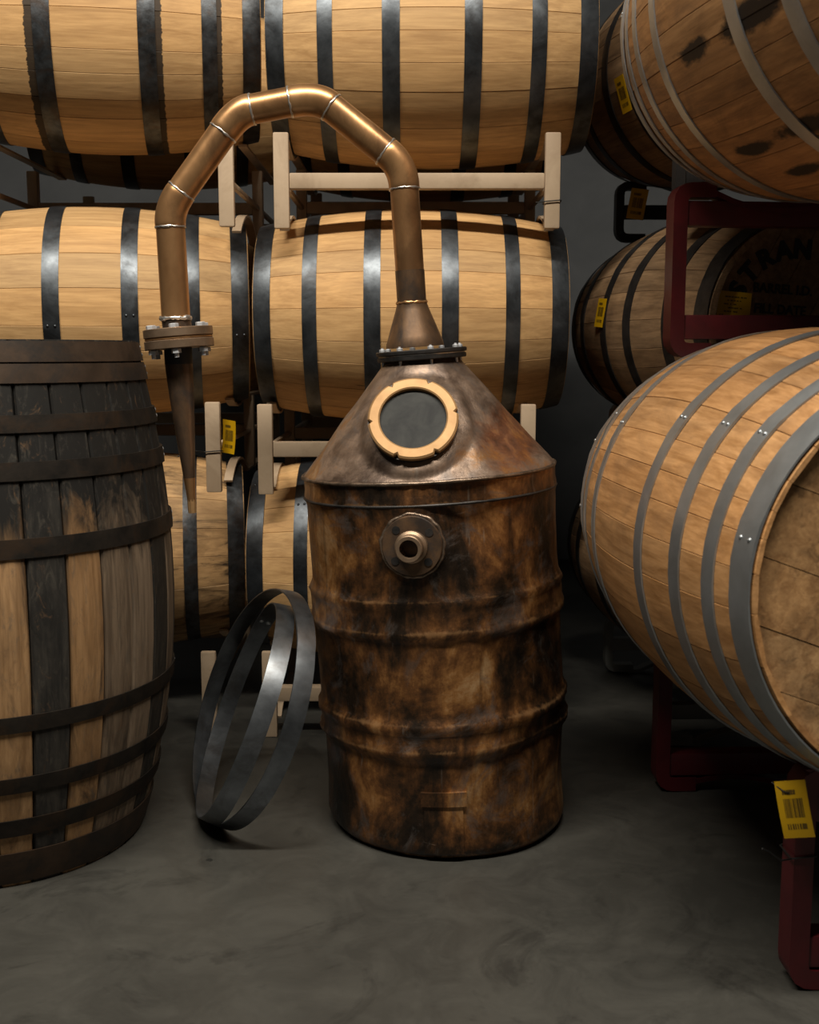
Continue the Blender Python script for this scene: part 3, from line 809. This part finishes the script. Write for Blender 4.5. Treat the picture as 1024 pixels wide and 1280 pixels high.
# flange joint on the drop
t = (J[9]-J[8]).normalized()
disk_ring(J[9], t, PIPE_R+.001, .0038, 'solder_ring', SOLDER, still, jit=.001)
pf = q(223.5, 423)
v, f = sweep_round([J[9], J[9]+(pf-J[9])*.6, pf], PIPE_R+.0005, 36, caps=False); put('pipe_sleeve', mesh_of('pipe_sleeve', v, f, 50), COPPER_T, still)
FM = Matrix.Translation(pf) @ Matrix.Rotation(-rad(4.5), 4, 'Y')
FR = .0785
for z0, z1, mt, nm, r in ((.0035,.0235,FLANGE,'flange_plate',FR), (-.0025,.0035,COPPER,'gasket',FR-.002), (-.0225,-.0025,FLANGE,'flange_plate',FR)):
    v, f = lathe([(.030,z0),(r-.002,z0),(r,z0+.0015),(r,z1-.0015),(r-.002,z1),(.030,z1)], 64, closed=True)
    o = put(nm, mesh_of(nm, v, f, 30), mt, still); o.matrix_local = FM
for k in range(6):
    a = rad(-86 + 60*k)
    b = put('bolt', rodm(.0055, .072), ZINC, still); b.matrix_local = FM @ Matrix.Translation((.064*math.cos(a), .064*math.sin(a), -.043))
    put('bolt_head', hexm(.0112, .0085, 'bolt_head'), ZINC, b, loc=(0,0,.0668))
    put('nut', hexm(.0112, .010, 'nut'), ZINC, b, loc=(0,0,.0095))
# black sleeve and tapered spout
p1 = q(222.5, 436); p2 = q(223.5, 455); p3 = q(239.5, 626); p4 = q(240.5, 641)
v, f = sweep_round([p1+Vector((0,0,.012)), p1, p2], .0315, 32); put('rubber_sleeve', mesh_of('rubber_sleeve', v, f, 50), BLACK, still)
dd = p3-p2
v, f = sweep_round([p2+dd*(-.03)+Vector((0,0,0)), p2, p2+dd*.05, p2+dd*.3, p2+dd*.6, p2+dd*.82, p3], [.0312,.0312,.031,.0265,.0195,.0135,.0085], 32)
sp = put('spout_cone', mesh_of('spout_cone', v, f, 50), COPPER_T, still)
v, f = sweep_round([p2+dd*k for k in (.83,.90,1.0)], [.0136,.0115,.0095], 20); put('spout_tip', mesh_of('spout_tip', v, f, 50), COPPER, still)
v, f = sweep_round([p3+(p4-p3)*(-.15), p3+(p4-p3)*.5, p4], [.0100,.0100,.0092], 8); put('nozzle_nut', mesh_of('nozzle_nut', v, f, 20), BRASS, still)
# sight glass on the cone front
zc_ = .950; rc = R0+.004 + (CR1-R0-.004)*((zc_-CZ0)/(CZ1-CZ0)) + .023
el = rad(31)
pn = st_pt(rc, FRONT-.13, zc_)
nrm = Vector((-.06, -math.cos(el), math.sin(el))).normalized()
zax = nrm; xax = Vector((math.cos(rad(5)),0,math.sin(rad(5)))); yax = zax.cross(xax).normalized(); xax = yax.cross(zax).normalized()
GM = Matrix.Translation(pn) @ Matrix((xax, yax, zax)).transposed().to_4x4()
def lm(o): o.matrix_local = GM; return o
v, f = lathe([(.092,-.06),(.092,.012),(.096,.014),(.096,.020),(.070,.020)], 72); gf = lm(put('sight_glass_seat', mesh_of('sight_glass_seat', v, f, 30), BLACKMETAL, still))
# brass ring with notches
V, F = [], []; n = 96; ri, ro = .0705, .0955
notch = [rad(d) for d in (2, 181, 243, 296, 63, 118)]
for i in range(n):
    a = 2*PI*i/n
    cut = any(abs(adiff(a, b)) < .034 for b in notch); r2 = ro - .007 if cut else ro
    for r, z in ((ri,.018),(ri,.030),(ri+.003,.032),(r2-.004,.032),(r2,.029),(r2,.018)): V.append((r*math.cos(a), r*math.sin(a), z))
for i in range(n):
    j = (i+1) % n
    for k in range(6): F.append((i*6+k, j*6+k, j*6+(k+1)%6, i*6+(k+1)%6))
br = put('brass_ring', mesh_of('brass_ring', V, F, 30), BRASS, gf)
v, f = lathe([(.0005,.0215),(.04,.0215),(.0708,.0212)], 64); gp = put('glass_pane', mesh_of('glass_pane', v, f, 30), SMOKED, gf)
for o_ in (br, gp): tag(o_, {'brass_ring':'notched brass retaining ring','glass_pane':'dark hazy sight glass'}[o_.name.split('.')[0]])
# spigot flange on the drum
zv = .703; pv = st_pt(R0+.004, FRONT-.16, zv)
vn = Vector((math.cos(FRONT-.16), math.sin(FRONT-.16), .02)).normalized()
VM = Matrix.Translation(pv) @ vn.to_track_quat('Z', 'Y').to_matrix().to_4x4()
v, f = lathe([(.060,-.03),(.064,-.012),(.064,.008),(.062,.011),(.040,.0125),(.034,.012),(.0005,.012)], 56); sf = put('spigot_flange', mesh_of('spigot_flange', v, f, 30), COPPER_T, still); sf.matrix_local = VM
v, f = lathe([(.0195,.008),(.0195,.055),(.0265,.055),(.0285,.053),(.0285,.030),(.034,.026),(.034,.012)], 40); put('spigot_pipe', mesh_of('spigot_pipe', v, f, 30), FLANGE, sf)
v, f = lathe([(.0005,.0135),(.0194,.0135)], 30); put('spigot_bore', mesh_of('spigot_bore', v, f, 30), COPPER_T, sf)
for d in (40, 135, 222, 318):
    a = rad(d); v, f = lathe([(.0005,.0),(.0085,.0),(.0085,.002),(.0005,.0021)], 18)
    put('dark_hole_disc', mesh_of('dark_hole_disc', v, f, 30), BLACKMETAL, sf, loc=(.047*math.cos(a), .047*math.sin(a), .0115))  # dark metal discs, their colour standing in for the shade inside bolt holes
V, F = [], []
for i in range(80):
    a = 2*PI*i/80; rr = .066+.0035*noise.noise(Vector((math.cos(a)*4, math.sin(a)*4, 2))); tb = .0045+.0018*noise.noise(Vector((math.cos(a)*9, math.sin(a)*9, 7)))
    for k in range(6):
        b = 2*PI*k/6; V.append(((rr+tb*math.cos(b))*math.cos(a), (rr+tb*math.cos(b))*math.sin(a), .001+tb*math.sin(b)))
for i in range(80):
    for k in range(6): F.append((i*6+k, ((i+1)%80)*6+k, ((i+1)%80)*6+(k+1)%6, i*6+(k+1)%6))
put('weld_bead', mesh_of('weld_bead', V, F, 70), WELD, sf)

# ------------------------------------------------------------------ loose hoops
def loose_hoop(label, C, az, el, r, w, seed, rivet_a):
    Nn = Vector((math.cos(az)*math.cos(el), math.sin(az)*math.cos(el), math.sin(el)))
    e1 = Vector((-math.sin(az), math.cos(az), 0)); e2 = Nn.cross(e1)
    M = Matrix.Translation(C) @ Matrix((e1, e2, Nn)).transposed().to_4x4()
    root = empty('loose_hoop', M=M); tag(root, label, 'barrel hoop', 'loose hoops leaning by the still')
    th = .003; V, F = [], []; n = 120
    for i in range(n):
        a = 2*PI*i/n; wob = 0; ex = .0025 if 0 <= (a-rivet_a+.2) % (2*PI) < .4 else 0
        for z, rr in ((-w/2, r-.004), (w/2, r+.002), (w/2, r+.002+th+ex), (0, r+th+ex), (-w/2, r-.004+th+ex)): V.append((rr*math.cos(a), rr*math.sin(a), z))
    for i in range(n):
        for k in range(5): F.append((i*5+k, ((i+1)%n)*5+k, ((i+1)%n)*5+(k+1)%5, i*5+(k+1)%5))
    put('band', mesh_of('band', V, F, 35), STEEL_L, root)
    for dz in (-w*.22, w*.22):
        a = rivet_a
        for sgn, rr in ((-1, r-.001),):
            d = Vector((math.cos(a), math.sin(a), 0))*sgn
            rv = put('rivet', rivet_mesh(.007), ZINC, root)
            rv.matrix_local = Matrix.Translation((rr*math.cos(a), rr*math.sin(a), dz)) @ d.to_track_quat('Z','Y').to_matrix().to_4x4()
loose_hoop('larger loose steel hoop leaning against the side of the still', (-.378,2.601,.273), .428, -.374, .282, .042, 1, 2.2)
loose_hoop('smaller loose steel hoop nested inside the larger leaning hoop', (-.391,2.590,.264), .20, -.385, .262, .042, 2, .75)

# ------------------------------------------------------------------ lettering
def text_mesh(s, size, offset=.0, extrude=.0006, shear=0.0, sx=1.0):
    cu = bpy.data.curves.new('t', 'FONT'); cu.body = s; cu.size = size; cu.offset = offset; cu.extrude = extrude
    cu.align_x = 'CENTER'; cu.align_y = 'CENTER'; cu.shear = shear; cu.resolution_u = 3
    o = bpy.data.objects.new('t', cu); COL.objects.link(o)
    dg = bpy.context.evaluated_depsgraph_get(); dg.update()
    me = bpy.data.meshes.new_from_object(o.evaluated_get(dg)); me.name = 'lettering'
    bpy.data.objects.remove(o); bpy.data.curves.remove(cu)
    me.transform(Matrix.Diagonal((sx, 1, 1, 1))); me.materials.clear()
    return me
# head plane of the stencilled barrel: face towards the camera, own frame
hc = Vector((.905,3.434,1.1747)) - ax_s*(AD[0]/2 - .035 + .0118)
nz = -ax_s; nx = Vector((0,0,1)).cross(nz).normalized(); ny = nz.cross(nx)
LM = Matrix.Translation(hc) @ Matrix((nx, ny, nz)).transposed().to_4x4()
def letter(me, x, y, ang, name):
    o = put(name, me, INK, stran); bpy.context.view_layer.update()
    o.matrix_world = LM @ Matrix.Translation((x, y, 0)) @ Matrix.Rotation(ang, 4, 'Z')
bpy.context.view_layer.update()
for ch, deg in zip('STRAN', (154.5, 138.5, 121, 104, 87)):
    a = rad(deg - 1); R = .188
    letter(text_mesh(ch, .066, .0035, sx=1.05), R*math.cos(a), R*math.sin(a), a - PI/2, 'stencil_letter')
letter(text_mesh('BARREL I.D.', .034, .0010), -.040, .086, rad(-3), 'stencil_line')
letter(text_mesh('FILL DATE', .034, .0010), -.046, .034, rad(-3), 'stencil_line')

# ------------------------------------------------------------------ yellow tags
def tag_plate(label, M, w, h, curve=.0, style='post', tie=None):
    root = empty('inventory_tag', M=M); tag(root, label, 'tag', 'yellow tags on racks and barrels')
    V, F = [], []; n = 10
    def zf(y): return curve*(1-(2*y/h)**2)
    for lay in (0, -.0008):
        for k in range(n+1):
            y = -h/2 + h*k/n
            V += [(-w/2, y, zf(y)+lay), (w/2, y, zf(y)+lay)]
    m = (n+1)*2
    for k in range(n):
        F.append((k*2, k*2+1, k*2+3, k*2+2)); F.append((m+k*2, m+k*2+2, m+k*2+3, m+k*2+1))
        F.append((k*2, k*2+2, m+k*2+2, m+k*2)); F.append((k*2+1, m+k*2+1, m+k*2+3, k*2+3))
    F += [(0, m, m+1, 1), (m-2, m-1, 2*m-1, 2*m-2)]
    plate = put('plate', mesh_of('plate', V, F, 40), YELLOW, root)
    def bars(x0, x1, y0, y1, cnt, seed, vertical=True, fill=.6):
        rng = random.Random(seed); Vb, Fb = [], []; x = x0
        step = (x1-x0)/cnt
        for i in range(cnt):
            bw = step*fill*rng.uniform(.5, 1.3); c = len(Vb)
            z = .0004
            ys = (y0, (y0+y1)/2, y1)
            for y in ys: Vb += [(x, y, zf(y)+z), (x+bw, y, zf(y)+z)]
            Fb += [(c, c+1, c+3, c+2), (c+2, c+3, c+5, c+4)]; x += step
        return put('print', mesh_of('print', Vb, Fb, 40), TAGINK, plate)
    if style == 'post':
        bars(-w*.30, w*.32, -h*.13, h*.20, 15, 3, fill=.75)
        bars(-w*.30, w*.32, -h*.34, -h*.24, 8, 4, fill=.85)
        bars(-w*.30, w*.12, h*.27, h*.35, 6, 5, fill=.8)
    else:
        bars(-w*.36, w*.30, -h*.49, -h*.37, 18, 3, fill=.7)
        rng = random.Random(8)
        for i, (xa, xb) in enumerate(((-.30,.36), (-.22,.24), (-.32,.06), (-.18,.26), (-.30,.16), (-.42,-.30))):
            yy = h*(.36-.095*i); bars(w*xa, w*xb, yy-.0016, yy+.0016, max(2, int((xb-xa)*12)), 20+i, fill=.75)
    if tie:
        v, f = sweep_round([Vector(p) for p in tie], .0011, 8); put('cable_tie', mesh_of('cable_tie', v, f, 60), BLACK, root)
    return root
def barrel_hit(px, py, C, ax, dims):
    d = at(px, py, 1.0) - Vector((0,0,CAM_H)); o = Vector((0,0,CAM_H)); C = Vector(C); t = 2.5
    while t < 5:
        p = o + d*t; w = p - C; a = w.dot(ax); r = (w - ax*a)
        if abs(a) < dims[0]/2 and r.length < prof(a, *dims) + .005: return p, r.normalized()
        t += .002
    return o + d*3.5, -d
def on_barrel(px, py, C, ax, dims, spin):
    p, z = barrel_hit(px, py, C, ax, dims); x = Vector((0,0,1)).cross(z).normalized(); y = z.cross(x)
    return Matrix.Translation(p + z*.001) @ Matrix((x, y, z)).transposed().to_4x4() @ Matrix.Rotation(spin, 4, 'Z')
def face(px, py, Y, n, spin):
    p = at(px, py, Y); z = Vector(n).normalized(); x = Vector((0,0,1)).cross(z).normalized(); y = z.cross(x)
    return Matrix.Translation(p) @ Matrix((x, y, z)).transposed().to_4x4() @ Matrix.Rotation(spin, 4, 'Z')
tag_plate('yellow barcode tag hanging on the near post of the red floor rack', face(993.5, 1011.5, 1.812, (-.45,-1,.1), rad(13)), .050, .096, .006,
          tie=[(-.030,.046,-.006), (-.022,.040,.001), (-.010,.031,.0062), (-.004,.029,.0062), (-.004,.030,.002)])
tag_plate('yellow barcode tag beside the post of the middle tan rack', face(285.5, 546, 3.20, (-.75,-1,0), rad(-5)), .050, .094, -.003)
tag_plate('yellow printed card on the stencilled barrel head', Matrix.Translation(LM @ Vector((-.182,.030,.0035))) @ LM.to_3x3().to_4x4() @ Matrix.Rotation(rad(-4),4,'Z'), .095, .098, .0, 'card')
tag_plate('yellow tag on the black rack above the stencilled barrel', face(797, 255, 3.72, (-.4,-1,0), rad(-10)), .055, .095, .002)
tag_plate('yellow tag on the side of the dark barrel by the upper amber cask', on_barrel(779, 118, (.895,3.45,1.915), ax_s, AD, rad(2)), .06, .10, .0)
tag_plate('yellow tag on the side of the stencilled barrel, near its far hoops', on_barrel(751, 391, (.905,3.434,1.1747), ax_s, AD, rad(-4)), .06, .085, .0)
def tie_loop(label, cx, cy, z, sx, sy, tail):
    P = fillet([(cx-sx, cy-sy, z), (cx+sx, cy-sy, z+.004), (cx+sx, cy+sy, z), (cx-sx, cy+sy, z-.003), (cx-sx, cy-sy, z)], .004, 3)
    v, f = sweep_round(P + [Vector(p) for p in tail], .0016, 8)
    o = put('cable_tie', mesh_of('cable_tie', v, f, 60), BLACK); tag(o, label, 'cable tie', 'black cable ties on rack posts'); return o
tie_loop('black cable tie around the near post of the red floor rack, one end loose', .6549+.018, 1.869, .245, .022, .031, [(.628,1.82,.250), (.60,1.80,.275), (.585,1.79,.285)])
tie_loop('black cable tie around the post of the middle tan rack beside the yellow tag', -.547, 3.17, .825, .0235, .016, [(-.60,3.14,.83), (-.64,3.13,.815)])
tie_loop('black cable tie around the right post of the rack below the clean-hooped barrel', .386, 3.17, 1.502, .0235, .016, [(.34,3.15,1.499)])
